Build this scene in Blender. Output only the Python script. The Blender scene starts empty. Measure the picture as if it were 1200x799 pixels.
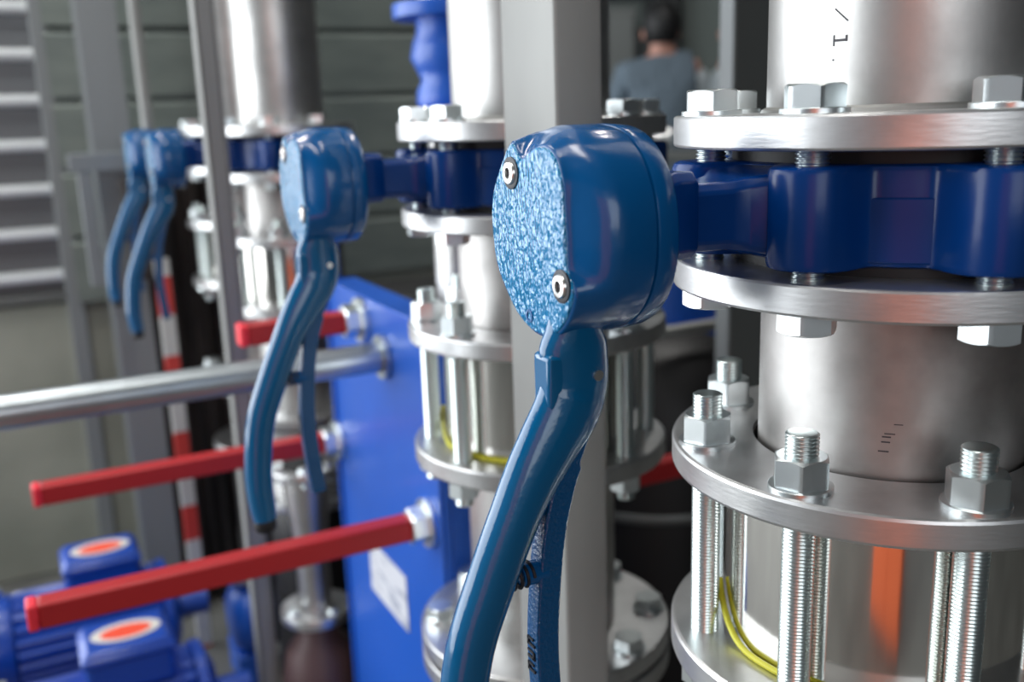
import bpy, math, random
from mathutils import Vector, Matrix
random.seed(7)
S = bpy.context.scene
COL = S.collection
H0 = 1.3                                   # camera height above the floor
pi = math.pi; cos = math.cos; sin = math.sin

# ------------------------------------------------------------------ camera
FPX, PITCH, ROLL = 1138.25, .2295, -.0336
cam_d = bpy.data.cameras.new('camera'); cam = bpy.data.objects.new('camera', cam_d); COL.objects.link(cam)
cp, sp = cos(PITCH), sin(PITCH); cr, sr = cos(ROLL), sin(ROLL)
r0 = Vector((1, 0, 0)); fw = Vector((0, cp, -sp)); u0 = Vector((0, sp, cp))
cx = cr * r0 + sr * u0; cy = -sr * r0 + cr * u0; cz = -fw
cam.matrix_world = Matrix(((cx.x, cy.x, cz.x, 0), (cx.y, cy.y, cz.y, 0), (cx.z, cy.z, cz.z, H0), (0, 0, 0, 1)))
cam_d.sensor_width = 36; cam_d.lens = 36 * FPX / 1200; cam_d.clip_start = .02; cam_d.clip_end = 100
cam_d.dof.use_dof = True; cam_d.dof.focus_distance = .57; cam_d.dof.aperture_fstop = 4.8
S.camera = cam

# ------------------------------------------------------------------ light and exposure
S.view_settings.view_transform = 'Standard'; S.view_settings.look = 'None'
S.view_settings.gamma = 1; S.view_settings.use_curve_mapping = False
S.view_settings.exposure = 0.0
wd = bpy.data.worlds.new('hall_air'); S.world = wd; wd.use_nodes = True
bg = wd.node_tree.nodes['Background']; bg.inputs[0].default_value = (.80, .90, 1.0, 1); bg.inputs[1].default_value = .20

def area(name, loc, target, sx, sy, power, color=(1, 1, 1)):
    l = bpy.data.lights.new(name, 'AREA'); l.shape = 'RECTANGLE'; l.size = sx; l.size_y = sy; l.energy = power; l.color = color
    o = bpy.data.objects.new(name, l); COL.objects.link(o); o.location = loc
    o.rotation_euler = (Vector(target) - Vector(loc)).to_track_quat('-Z', 'Y').to_euler(); return o
area('unseen_area_light', (-4.6, 2.1, 1.85), (0, 1.8, 1.5), 7.0, 3.4, 400, (.93, .97, 1))  # daylight from windows on the left, out of view
area('unseen_area_light', (1.0, -4.2, 2.3), (.2, .8, 1.1), 2.6, 2.0, 42, (.93, .97, 1))  # fill light added behind the camera to brighten front-facing metal
for i, (x, y) in enumerate(((-1.3, -.3), (-1.3, 1.9), (.9, 3.2), (-.2, .3))):
    area('ceiling_lamp_light', (x, y, 3.75), (x, y, 0), .16, 1.3, (22, 34, 30, 14)[i], (1, .98, .94))

# ------------------------------------------------------------------ layout frame: u runs along the row of columns, v points out of it
C1 = Vector((.25, .6208)); U = Vector((-.45013, .89296)); V = Vector((-.89296, -.45013))
RZ = math.atan2(V.y, V.x)
def W(u, v, z=0.0):
    q = C1 + u * U + v * V; return Vector((q.x, q.y, z + H0))
def Lc(u, v, z): return (v, -u, z)          # local coordinates inside a thing turned by RZ

# ------------------------------------------------------------------ materials
def mat(name, color, metal=0., rough=.5, bump=None, noise=None, coat=0., aniso=0., spec=.5, emit=None):
    m = bpy.data.materials.new(name); m.use_nodes = True; nt = m.node_tree; b = nt.nodes['Principled BSDF']
    b.inputs['Base Color'].default_value = (*color, 1); b.inputs['Metallic'].default_value = metal
    b.inputs['Roughness'].default_value = rough; b.inputs['Coat Weight'].default_value = coat
    b.inputs['Coat Roughness'].default_value = .06; b.inputs['Specular IOR Level'].default_value = spec
    b.inputs['Anisotropic'].default_value = aniso
    N = nt.nodes.new; L = nt.links.new
    tc = N('ShaderNodeTexCoord')
    if noise:
        sc, c2, lo, hi, r2 = noise[:5]
        stretch = noise[5] if len(noise) > 5 else (1, 1, 1)
        mp = N('ShaderNodeMapping'); mp.inputs['Scale'].default_value = stretch; L(tc.outputs['Object'], mp.inputs[0])
        n = N('ShaderNodeTexNoise'); n.inputs['Scale'].default_value = sc; n.inputs['Detail'].default_value = 5; L(mp.outputs[0], n.inputs['Vector'])
        r = N('ShaderNodeMapRange'); r.inputs[1].default_value = lo; r.inputs[2].default_value = hi; L(n.outputs['Fac'], r.inputs[0])
        mx = N('ShaderNodeMix'); mx.data_type = 'RGBA'; mx.inputs[6].default_value = (*color, 1); mx.inputs[7].default_value = (*c2, 1)
        L(r.outputs[0], mx.inputs[0]); L(mx.outputs[2], b.inputs['Base Color'])
        if r2 is not None:
            rr = N('ShaderNodeMapRange'); rr.inputs[1].default_value = lo; rr.inputs[2].default_value = hi
            rr.inputs[3].default_value = rough; rr.inputs[4].default_value = r2
            L(n.outputs['Fac'], rr.inputs[0]); L(rr.outputs[0], b.inputs['Roughness'])
    if bump:
        kind, sc, st, dist = bump[:4]
        mp = N('ShaderNodeMapping'); mp.inputs['Scale'].default_value = bump[4] if len(bump) > 4 else (1, 1, 1)
        L(tc.outputs['Object'], mp.inputs[0])
        if kind == 'noise':
            t = N('ShaderNodeTexNoise'); t.inputs['Detail'].default_value = 2; out = 'Fac'
        else:
            t = N('ShaderNodeTexVoronoi'); t.feature = 'SMOOTH_F1'; out = 'Distance'
        t.inputs['Scale'].default_value = sc; L(mp.outputs[0], t.inputs['Vector'])
        bp = N('ShaderNodeBump'); bp.inputs['Strength'].default_value = st; bp.inputs['Distance'].default_value = dist
        L(t.outputs[out], bp.inputs['Height']); L(bp.outputs[0], b.inputs['Normal'])
        if 'pebbled' in name or 'trigger' in name: L(bp.outputs[0], b.inputs['Coat Normal'])
    return m
M = {}
M['blue_cast'] = mat('blue_cast_paint', (0, .090, .29), 0, .20, ('noise', 90, .12, .002), None, .15)
M['blue_cover'] = mat('blue_pebbled_paint', (0, .27, .60), 0, .13, ('noise', 330, 1.0, .0038, (1, 1.0, .42)), None, .9, 0, 1.0)
M['blue_body'] = mat('blue_valve_paint', (0, .038, .20), 0, .26, ('noise', 60, .12, .002), None, 0, 0, .35)
M['blue_lever'] = mat('blue_lever_paint', (0, .115, .29), 0, .17, ('noise', 300, .10, .0014), None, .4)
M['blue_gloss'] = mat('royal_blue_enamel', (.012, .105, .54), 0, .35, ('noise', 30, .1, .003), None, .1)
M['blue_motor'] = mat('motor_blue_enamel', (.006, .065, .42), 0, .35, ('noise', 40, .15, .003), None, .3)
M['steel_pipe'] = mat('stainless_pipe', (.62, .615, .60), 1, .40, ('noise', 220, .06, .001), (14, (.40, .395, .39), .40, .72, .48))
M['steel_smudge'] = mat('smudged_stainless_pipe', (.66, .645, .63), 1, .46, ('noise', 220, .06, .001), (9, (.30, .285, .275), .42, .70, .55))
M['flange'] = mat('machined_flange_steel', (.78, .785, .79), 1, .36, ('noise', 80, .10, .001, (1, 1, 6)), (16, (.50, .50, .50), .42, .75, .40))
M['polish'] = mat('polished_steel', (.80, .78, .74), 1, .11, ('noise', 30, .06, .002, (3, 3, .25)), None)
M['zinc'] = mat('zinc_plated_steel', (.80, .85, .86), 1, .30, ('noise', 90, .08, .001), None)
M['zinc_yellow'] = mat('bright_zinc_thread', (.78, .87, .86), 1, .28)
M['rubber'] = mat('black_rubber', (.012, .012, .014), 0, .55)
M['dark'] = mat('dark_shade_and_marks', (.01, .012, .02), 0, .5)  # near-black for recess shade, also for the spring and the characters
M['screw'] = mat('bright_screw_steel', (.82, .82, .80), 1, .28)
M['bead'] = mat('weld_steel', (.42, .42, .41), 1, .5)
M['post'] = mat('galvanised_post_steel', (.56, .56, .54), 1, .44, ('noise', 30, .08, .002, (1, 1, .2)), (7, (.42, .42, .41), .4, .7, .55, (1, 1, .25)))
M['post_tube'] = mat('dull_galvanised_tube', (.30, .305, .295), .2, .5, ('noise', 30, .08, .002, (1, 1, .2)), (7, (.25, .255, .25), .4, .7, .55, (1, 1, .25)))
M['post_dark'] = mat('dull_grey_steel', (.19, .20, .195), .6, .5)
M['red'] = mat('red_plastic_sleeve', (.48, .016, .020), 0, .45, ('noise', 60, .1, .002))
M['red_cap'] = mat('bright_red_cap', (.95, .035, .06), 0, .5)
M['pipe_grey'] = mat('galvanised_conduit', (.50, .55, .58), 1, .32, None, (9, (.38, .41, .44), .4, .7, .4))
M['wire'] = mat('yellow_green_wire', (.62, .60, .03), 0, .4)
M['label'] = mat('white_label_film', (.68, .70, .76), 0, .5, None, (18, (.40, .43, .52), .5, .62, None, (1, 1, 4)))
M['sticker_red'] = mat('orange_red_print', (.95, .09, .04), 0, .5)
M['sticker_white'] = mat('white_sticker', (.75, .72, .66), 0, .5)
M['floor'] = mat('grey_concrete_floor', (.17, .175, .165), 0, .6, None, (3, (.10, .10, .095), .35, .7, None))
M['concrete'] = mat('pale_concrete', (.40, .41, .35), 0, .85, ('noise', 12, .25, .01), (2.4, (.26, .28, .235), .35, .68, None))
M['cladding'] = mat('grey_green_cladding', (.22, .255, .235), .1, .5, None, (5, (.17, .20, .19), .4, .7, None, (1, 1, 4)))
M['shutter'] = mat('grey_shutter_slats', (.17, .18, .19), .3, .35)
M['strip'] = mat('slat_glint_strip', (.80, .84, .86), .3, .35)  # pale colour stands in for the glints along the shutter slats
M['column'] = mat('grey_steel_paint', (.27, .29, .30), .2, .5)
M['hall_dark'] = mat('dim_hall_wall', (.055, .06, .065), 0, .7, None, (2, (.03, .034, .036), .4, .65, None))
M['drum'] = mat('black_painted_casting', (.010, .009, .010), 0, .5)
M['brown'] = mat('dark_brown_sheet', (.050, .040, .036), 0, .75, ('noise', 5, .5, .03), (4, (.018, .016, .016), .42, .62, None, (3, 3, .6)))
M['cabinet'] = mat('grey_green_cabinet_paint', (.13, .155, .145), 0, .5)
M['black_panel'] = mat('black_cabinet_paint', (.012, .014, .014), 0, .5)
M['orange'] = mat('orange_stand_in_paint', (1.0, .20, .07), 0, .6)
M['skin'] = mat('skin', (.50, .26, .20), 0, .55)
M['hair'] = mat('black_hair', (.006, .006, .007), 0, .6)
M['cloth'] = mat('grey_blue_workwear', (.12, .16, .20), 0, .85, ('noise', 22, .6, .02))
M['cloth_light'] = mat('pale_grey_sleeve', (.50, .56, .60), 0, .85, ('noise', 22, .5, .02))
M['brown_cast'] = mat('reddish_brown_casting', (.10, .055, .055), 0, .5)
M['ink'] = mat('grey_marking_ink', (.06, .06, .07), 0, .6)
M['ceil'] = mat('dim_ceiling', (.16, .17, .17), 0, .8)
# hazard bands
def hazard():
    m = bpy.data.materials.new('red_white_hazard_bands'); m.use_nodes = True; nt = m.node_tree; b = nt.nodes['Principled BSDF']
    N = nt.nodes.new; L = nt.links.new
    tc = N('ShaderNodeTexCoord'); mp = N('ShaderNodeMapping'); mp.inputs['Rotation'].default_value = (0, 0, 0)
    sx = N('ShaderNodeSeparateXYZ'); L(tc.outputs['Object'], sx.inputs[0])
    a = N('ShaderNodeMath'); a.operation = 'MULTIPLY_ADD'; a.inputs[1].default_value = -1.4; L(sx.outputs['Y'], a.inputs[0])
    mm = N('ShaderNodeMath'); mm.operation = 'MULTIPLY'; mm.inputs[1].default_value = 1.; L(sx.outputs['Z'], mm.inputs[0]); L(mm.outputs[0], a.inputs[2])
    d = N('ShaderNodeMath'); d.operation = 'DIVIDE'; d.inputs[1].default_value = .19; L(a.outputs[0], d.inputs[0])
    f = N('ShaderNodeMath'); f.operation = 'FRACT'; L(d.outputs[0], f.inputs[0])
    g = N('ShaderNodeMath'); g.operation = 'GREATER_THAN'; g.inputs[1].default_value = .52; L(f.outputs[0], g.inputs[0])
    mx = N('ShaderNodeMix'); mx.data_type = 'RGBA'; mx.inputs[6].default_value = (.62, .62, .60, 1); mx.inputs[7].default_value = (.62, .05, .04, 1)
    L(g.outputs[0], mx.inputs[0]); L(mx.outputs[2], b.inputs['Base Color']); b.inputs['Roughness'].default_value = .5
    return m
M['hazard'] = hazard()

# ------------------------------------------------------------------ mesh helpers
class MB:
    def __init__(s): s.v = []; s.f = []
    def add(s, vs, fs):
        n = len(s.v); s.v += [tuple(p) for p in vs]; s.f += [tuple(i + n for i in f) for f in fs]; return s
    def box(s, a, b):
        x0, y0, z0 = (min(a[i], b[i]) for i in range(3)); x1, y1, z1 = (max(a[i], b[i]) for i in range(3))
        return s.add([(x0, y0, z0), (x1, y0, z0), (x1, y1, z0), (x0, y1, z0), (x0, y0, z1), (x1, y0, z1), (x1, y1, z1), (x0, y1, z1)],
                     [(0, 3, 2, 1), (4, 5, 6, 7), (0, 1, 5, 4), (1, 2, 6, 5), (2, 3, 7, 6), (3, 0, 4, 7)])
    def rings(s, R, cap0=True, cap1=True, closed=True):
        n = len(R[0]); vs = [p for r in R for p in r]; fs = []
        for k in range(len(R) - 1):
            for i in range(n if closed else n - 1):
                j = (i + 1) % n; fs.append((k * n + i, k * n + j, (k + 1) * n + j, (k + 1) * n + i))
        if cap0: fs.append(tuple(range(n - 1, -1, -1)))
        if cap1: fs.append(tuple((len(R) - 1) * n + i for i in range(n)))
        return s.add(vs, fs)
    def lathe(s, prof, c=(0, 0, 0), ax='z', n=48, closed_prof=False):
        R = []
        pr = list(prof) + ([prof[0]] if closed_prof else [])
        for r, h in pr:
            ring = []
            for i in range(n):
                a = 2 * pi * i / n; p = (r * cos(a), r * sin(a))
                if ax == 'z': q = (p[0], p[1], h)
                elif ax == 'x': q = (h, p[0], p[1])
                else: q = (p[1], h, p[0])
                ring.append((c[0] + q[0], c[1] + q[1], c[2] + q[2]))
            R.append(ring)
        return s.rings(R, not closed_prof and pr[0][0] > 1e-6, not closed_prof and pr[-1][0] > 1e-6)
    def tube(s, path, rad, n=12, ra=None, side=None):
        # swept ellipse: rad (list) along the in-plane normal, ra (list) along 'side'
        P = [Vector(p) for p in path]; R = []
        m = len(P); up = None
        for i in range(m):
            t = (P[min(i + 1, m - 1)] - P[max(i - 1, 0)]).normalized()
            if side is not None: b = Vector(side)
            else:
                if up is None: up = Vector((0, 0, 1)) if abs(t.z) < .9 else Vector((1, 0, 0))
                b = t.cross(up).normalized()
            nn = b.cross(t).normalized(); b = t.cross(nn).normalized() if side is None else b
            if side is None: up = nn
            rr = rad[i] if isinstance(rad, (list, tuple)) else rad
            rb = (ra[i] if isinstance(ra, (list, tuple)) else ra) if ra is not None else rr
            R.append([P[i] + nn * (rr * cos(2 * pi * k / n)) + b * (rb * sin(2 * pi * k / n)) for k in range(n)])
        return s.rings(R)
    def build(s, name, m, parent=None, sharp=35, bevel=0, seg=2):
        me = bpy.data.meshes.new(name); me.from_pydata(s.v, [], s.f); me.update()
        import bmesh
        b = bmesh.new(); b.from_mesh(me); bmesh.ops.remove_doubles(b, verts=b.verts, dist=1e-6)
        bmesh.ops.recalc_face_normals(b, faces=b.faces); b.to_mesh(me); b.free()
        me.polygons.foreach_set('use_smooth', [True] * len(me.polygons)); me.set_sharp_from_angle(angle=math.radians(sharp))
        me.materials.append(m); o = bpy.data.objects.new(name, me); COL.objects.link(o)
        if parent: o.parent = parent
        if bevel:
            bm = o.modifiers.new('bevel', 'BEVEL'); bm.width = bevel; bm.segments = seg; bm.limit_method = 'ANGLE'; bm.angle_limit = math.radians(40)
        return o
def tag(o, label, cat, group=None, kind=None):
    o['label'] = label; o['category'] = cat
    if group: o['group'] = group
    if kind: o['kind'] = kind
    return o
def empty(name, loc, rz=RZ):
    o = bpy.data.objects.new(name, None); COL.objects.link(o); o.location = loc; o.rotation_euler = (0, 0, rz); o.empty_display_size = .05
    return o
def place(o, loc, rz=RZ): o.location = loc; o.rotation_euler = (0, 0, rz); return o
KIDS = {}
def kids(o): return [c for c in bpy.data.objects if c.parent == o]
def copy_tree(o, parent=None):
    c = o.copy(); COL.objects.link(c)
    if parent: c.parent = parent
    for ch in kids(o): copy_tree(ch, c)
    return c
def catmull(P, k=6, closed=False):
    out = []; n = len(P); rng = range(n if closed else n - 1)
    for i in rng:
        g = lambda j: Vector(P[j % n]) if closed else Vector(P[max(0, min(n - 1, j))])
        p0, p1, p2, p3 = g(i - 1), g(i), g(i + 1), g(i + 2)
        for q in range(k):
            t = q / k
            out.append(.5 * ((2 * p1) + (-p0 + p2) * t + (2 * p0 - 5 * p1 + 4 * p2 - p3) * t * t + (-p0 + 3 * p1 - 3 * p2 + p3) * t ** 3))
    if not closed: out.append(Vector(P[-1]))
    return out

# ------------------------------------------------------------------ hardware prototypes
def hex_mb(mb, a, z0, z1, cham_top=True, cham_bot=False, rin=0.0, rot=0.0, n=72):
    """chamfered hexagon prism, a = half width across flats"""
    def hr(t):
        t = (t - rot + pi / 6) % (pi / 3) - pi / 6; return a / cos(t)
    T = [2 * pi * i / n + 1e-4 for i in range(n)]; rc = a * .96; R = []
    def ring(rf, zf): return [(rf(t) * cos(t), rf(t) * sin(t), zf(t)) for t in T]
    k = .6
    if rin: R.append(ring(lambda t: rin, lambda t: z0))
    if cham_bot:
        R.append(ring(lambda t: rc, lambda t: z0)); R.append(ring(hr, lambda t: z0 + (hr(t) - rc) * k))
    else: R.append(ring(hr, lambda t: z0))
    if cham_top:
        R.append(ring(hr, lambda t: z1 - (hr(t) - rc) * k)); R.append(ring(lambda t: rc, lambda t: z1))
    else: R.append(ring(hr, lambda t: z1))
    if rin: R.append(ring(lambda t: rin, lambda t: z1)); return mb.rings(R + [R[0]], False, False)
    return mb.rings(R)
def washer_mb(mb, ro, ri, z0, z1, n=40):
    return mb.lathe([(ri, z0), (ro, z0), (ro, z1 - .0004), (ro - .0006, z1), (ri, z1)], n=n, closed_prof=True)
def thread_prof(r, z0, z1, pitch=.0023, depth=.0011):
    n = max(2, int(abs(z1 - z0) / pitch)); pr = [(0, z0), (r - depth, z0)]; p = (z1 - z0) / n
    for i in range(n):
        z = z0 + i * p; pr += [(r - depth, z + .1 * p), (r, z + .45 * p), (r, z + .6 * p), (r - depth, z + .95 * p)]
    return pr + [(r - depth * 1.3, z1), (0, z1)]
FAR = .0011
PROTO = {}
def hex_bolt_proto():
    e = empty('hex_bolt', (0, 0, 0))
    hex_mb(MB(), .015, .003, .0155, rot=.45).build('head', M['zinc'], e, 28)
    washer_mb(MB(), .0185, .0095, 0, .003).build('washer', M['zinc'], e)
    MB().lathe(thread_prof(.0095, -.046, .0035), n=24).build('shank', M['zinc_yellow'], e, 60)
    return e
def hex_bolt_under_proto():
    e = empty('hex_bolt', (0, 0, 0))
    hex_mb(MB(), .015, -.0125, 0, cham_top=False, cham_bot=True, rot=.1).build('head', M['zinc'], e, 28)
    MB().lathe(thread_prof(.0095, -.001, .040), n=24).build('shank', M['zinc_yellow'], e, 60)
    return e
def stud_proto(z3t, z4t):
    """threaded rod through flanges three and four, local z measured from the top face of flange three"""
    e = empty('threaded_rod', (0, 0, 0)); L_ = z3t - z4t
    MB().lathe(thread_prof(.0098, -L_ - .050, .0345), n=28).build('rod', M['zinc_yellow'], e, 60)
    hex_mb(MB(), .015, .003, .0205, cham_bot=False, rin=.0075, rot=.33).build('nut', M['zinc'], e, 28)
    washer_mb(MB(), .0187, .0095, 0, .003).build('washer', M['zinc'], e)
    hex_mb(MB(), .015, -L_ - .040, -L_ - .0225, cham_bot=True, rin=.0075, rot=.33).build('nut', M['zinc'], e, 28)
    return e
def flange_prof(Ro, Ri, z0, z1, c=.0018):
    return [(Ri, z0), (Ro - c, z0), (Ro - c * .3, z0 + c * .3), (Ro, z0 + c), (Ro, z1 - c), (Ro - c * .3, z1 - c * .3), (Ro - c, z1), (Ri, z1)]
# heights (relative to the camera) of the flange faces
Z1T, Z1B, Z2T, Z2B, Z3T, Z3B, Z4T, Z4B = -.0049, -.0242, -.0945, -.1128, -.2186, -.2374, -.3547, -.3755
Z5T = -.583
RF, RP, PCD = .1425, .084, .1215

def upper_spool():
    e = empty('flanged_pipe', (0, 0, 0))
    MB().lathe([(RP - .004, Z1T - .002), (RP, Z1T - .002), (RP, 1.5), (RP - .004, 1.5)], n=96, closed_prof=True).build('pipe', M['steel_pipe'], e)
    MB().lathe(flange_prof(RF, RP - .006, Z1B, Z1T), n=160, closed_prof=True).build('flange', M['flange'], e, 12)
    MB().lathe([(RP - .001, Z1T - .001), (RP + .004, Z1T - .001), (RP + .003, Z1T + .002), (RP - .001, Z1T + .004)], n=96, closed_prof=True).build('weld_bead', M['bead'], e)
    return e
def middle_spool():
    e = empty('flanged_pipe', (0, 0, 0))
    MB().lathe(flange_prof(RF, RP - .006, Z2B, Z2T), n=160, closed_prof=True).build('flange', M['flange'], e, 12)
    MB().lathe([(RP - .004, Z3T - .010), (RP, Z3T - .010), (RP, Z2B + .002), (RP - .004, Z2B + .002)], n=96, closed_prof=True).build('pipe', M['steel_smudge'], e)
    b = MB().lathe(flange_prof(RF, RP + .0035, Z3B, Z3T, .0025), n=160, closed_prof=True)
    b.build('loose_flange', M['flange'], e, 12)
    MB().lathe([(RP + .0025, Z3B + .001), (RP + .0034, Z3B + .001), (RP + .0034, Z3T - .004), (RP + .0025, Z3T - .004)], n=96, closed_prof=True).build('gasket', M['rubber'], e)  # black liner puts the shade of the gap round the pipe into colour
    return e
def lower_spool():
    e = empty('flanged_pipe', (0, 0, 0))
    MB().lathe(flange_prof(RF, RP, Z4B, Z4T, .0025), n=160, closed_prof=True).build('flange', M['flange'], e, 12)
    MB().lathe([(RP - .004, Z5T - .018), (RP, Z5T - .018), (RP, Z4B + .002), (RP - .004, Z4B + .002)], n=96, closed_prof=True).build('pipe', M['steel_pipe'], e)
    MB().lathe(flange_prof(.1475, RP - .004, Z5T - .02, Z5T, .002), n=160, closed_prof=True).build('flange', M['flange'], e, 12)
    return e
def base_spool():
    z = Z5T - .026
    e = empty('flanged_pipe', (0, 0, 0))
    MB().lathe(flange_prof(.1475, RP - .004, z - .022, z, .002), n=160, closed_prof=True).build('flange', M['flange'], e, 12)
    MB().lathe([(RP - .004, z - .16), (RP, z - .16), (RP, z - .02), (RP - .004, z - .02)], n=96, closed_prof=True).build('pipe', M['steel_pipe'], e)
    MB().lathe(flange_prof(.135, RP - .004, z - .18, z - .16, .002), n=96, closed_prof=True).build('flange', M['flange'], e)
    MB().lathe([(.075, z - .18), (.09, z - .21), (.095, z - .27), (.095, z - .40), (.10, z - .40), (.10, -H0 + .001), (0, -H0 + .001)], n=64).build('foot', M['drum'], e)
    MB().lathe([(.05, Z5T - .0265), (.118, Z5T - .0265), (.118, Z5T - .0195), (.05, Z5T - .0195)], n=96, closed_prof=True).build('gasket', M['rubber'], e)
    return e
def check_valve():
    e = empty('wafer_check_valve', (0, 0, 0)); r = .1065
    MB().lathe([(RP + .002, Z4T), (r, Z4T), (r, Z3B), (RP + .002, Z3B)], n=128, closed_prof=True).build('body', M['polish'], e)
    return e

# ---- butterfly valve -------------------------------------------------------
BOLTS = [math.radians(a) for a in (19.5, 64.5, 109.5, 154.5, 199.5, 244.5, 289.5, 334.5)]   # measured from u towards v
def ang_local(a): return (sin(a), -cos(a))      # (v, -u)
FACE = [(.067, -.056), (.066, -.070), (.063, -.083), (.056, -.094), (.044, -.106), (.034, -.113), (.020, -.118), (.005, -.1185), (-.008, -.114), (-.019, -.104),
        (-.025, -.093), (-.025, -.086), (-.0195, -.078), (-.019, -.064), (-.018, -.050), (-.0165, -.035), (-.011, -.023), (-.003, -.0168), (.008, -.0155), (.018, -.0185), (.026, -.0225),
        (.031, -.021), (.037, -.0145), (.041, -.0145), (.047, -.020), (.057, -.032), (.0645, -.044)]
FC = (.019, -.065)
def polar(poly, n=120, k=5):
    P = catmull([(a, b, 0) for a, b in poly], k, True); A = [(math.atan2(p.y - FC[1], p.x - FC[0]) % (2 * pi), math.hypot(p.x - FC[0], p.y - FC[1])) for p in P]
    A.sort(); out = []
    for i in range(n):
        t = 2 * pi * i / n; prev = max([a for a in A if a[0] <= t], default=(A[-1][0] - 2 * pi, A[-1][1]), key=lambda q: q[0])
        nxt = min([a for a in A if a[0] > t], default=(A[0][0] + 2 * pi, A[0][1]), key=lambda q: q[0])
        w = (t - prev[0]) / max(1e-9, nxt[0] - prev[0]); out.append(prev[1] * (1 - w) + nxt[1] * w)
    return out
def butterfly_valve():
    e = empty('butterfly_valve', (0, 0, 0))
    zb, zt = -.0885, -.0325
    # lugged body ring
    def rr(t, grow=0):                         # t measured like atan2(v, u)
        best = .1115 + grow
        for a in BOLTS:
            d = (t - a + pi) % (2 * pi) - pi; c = .1215; rho = .0245 + grow
            if abs(d) < .5:
                s = rho * rho - (c * sin(d)) ** 2
                if s > 0: best = max(best, c * cos(d) + math.sqrt(s))
        return best
    n = 360; T = [2 * pi * i / n for i in range(n)]
    base = [rr(t) for t in T]
    for _ in range(7): base = [(base[i - 1] + base[i] * 2 + base[(i + 1) % n]) / 4 for i in range(n)]
    base = [max(b, .1115) for b in base]
    def ring(g, z): return [(max(.1, base[i] + g) * sin(T[i]), -max(.1, base[i] + g) * cos(T[i]), z) for i in range(n)]
    MB().rings([[(.07 * sin(t), -.07 * cos(t), zb) for t in T], ring(-.004, zb), ring(-.0012, zb + .0012), ring(0, zb + .004), ring(0, zt - .004), ring(-.0012, zt - .0012), ring(-.004, zt), [(.07 * sin(t), -.07 * cos(t), zt) for t in T]] , False, False).build('body', M['blue_body'], e, 40)
    MB().lathe([(.07, Z2T), (.105, Z2T), (.105, zb), (.07, zb)], n=96, closed_prof=True).lathe([(.07, zt), (.105, zt), (.105, Z1B), (.07, Z1B)], n=96, closed_prof=True).build('rubber_seat', M['rubber'], e)
    # raised pad between two front lugs
    a0 = math.radians(131.5); pad = MB()
    def arcbox(r0_, r1_, a, b, z0, z1, k=10):
        R = []
        for i in range(k + 1):
            t = a + (b - a) * i / k; R.append([(r0_ * sin(t), -r0_ * cos(t), z0), (r1_ * sin(t), -r1_ * cos(t), z0), (r1_ * sin(t), -r1_ * cos(t), z1), (r0_ * sin(t), -r0_ * cos(t), z1)])
        pad.rings(R)
    arcbox(.105, .1128, a0 - .27, a0 + .27, -.0855, -.050)
    pad.build('raised_pad', M['blue_body'], e, 35, .001)
    # neck
    def sec(v, hw, z0, z1, c=.005):
        pts = [(hw, z0 + c), (hw, z1 - c), (hw - c, z1), (-hw + c, z1), (-hw, z1 - c), (-hw, z0 + c), (-hw + c, z0), (hw - c, z0)]
        return [(v, p[0], p[1]) for p in pts]
    MB().rings([sec(.092, .050, -.087, -.034), sec(.115, .047, -.086, -.034), sec(.128, .036, -.083, -.036), sec(.142, .023, -.080, -.0385), sec(.152, .020, -.078, -.040), sec(.202, .020, -.076, -.040)]).build('neck', M['blue_body'], e, 40, .0015)
    MB().rings([sec(.176, .0215, -.078, -.0355), sec(.178, .023, -.080, -.033), sec(.190, .024, -.080, -.033), sec(.203, .026, -.082, -.036)]).build('neck_collar', M['blue_body'], e, 40, .001)
    # lever head housing
    N_ = 144; pf = polar(FACE, N_)
    def el(t, a=.0560, b=.0545, p=2.3):
        c_, s_ = abs(cos(t)), abs(sin(t)); bb = b * (1.07 if sin(t) > 0 else .97)
        return 1.0 / ((c_ / a) ** p + (s_ / bb) ** p) ** (1 / p)
    ec = [max(el(2 * pi * i / N_), pf[i] * 1.0) for i in range(N_)]
    for _ in range(5): ec = [(ec[i - 1] + 2 * ec[i] + ec[(i + 1) % N_]) / 4 for i in range(N_)]
    def hring(v, w, s_, off=0):               # w: 0 = outer outline, 1 = face outline
        out = []
        for i in range(N_):
            t = 2 * pi * i / N_; r_ = (ec[i] * (1 - w) + pf[i] * w) * s_ + off
            uu = FC[0] + r_ * cos(t); zz = FC[1] + r_ * sin(t); out.append((v, -uu, zz))
        return out
    MB().rings([hring(.196, 0, .80), hring(.1975, 0, .93), hring(.2005, 0, .985), hring(.211, 0, 1.0), hring(.2125, 0, .992), hring(.2130, 0, .965), hring(.2136, 0, .965), hring(.2142, 0, .992),
                hring(.217, 0, 1.0), hring(.234, 0, 1.0), hring(.240, .12, .997), hring(.2455, .35, .995), hring(.2495, .62, .995), hring(.2525, .85, .998), hring(.2545, 1, 1.0), hring(.2556, 1, .99), hring(.256, 1, .97)]).build('lever_head', M['blue_cast'], e, 50)
    cv = MB().rings([hring(.2540, 1, .972), hring(.2566, 1, .968), hring(.2574, 1, .955), hring(.2576, 1, .935)]).build('cover_plate', M['blue_cover'], e, 50)
    # embossed ring marks on the cover
    mk = MB()
    for (uu, zz, r_) in ((.0215, -.1085, .0032),):
        mk.lathe([(r_ - .0008, .2570), (r_ + .0005, .2570), (r_ + .0005, .2582), (r_ - .0008, .2582)], (0, -uu, zz), 'x', 24, True)
    mk.build('embossed_mark', M['blue_cast'], e)
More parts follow.
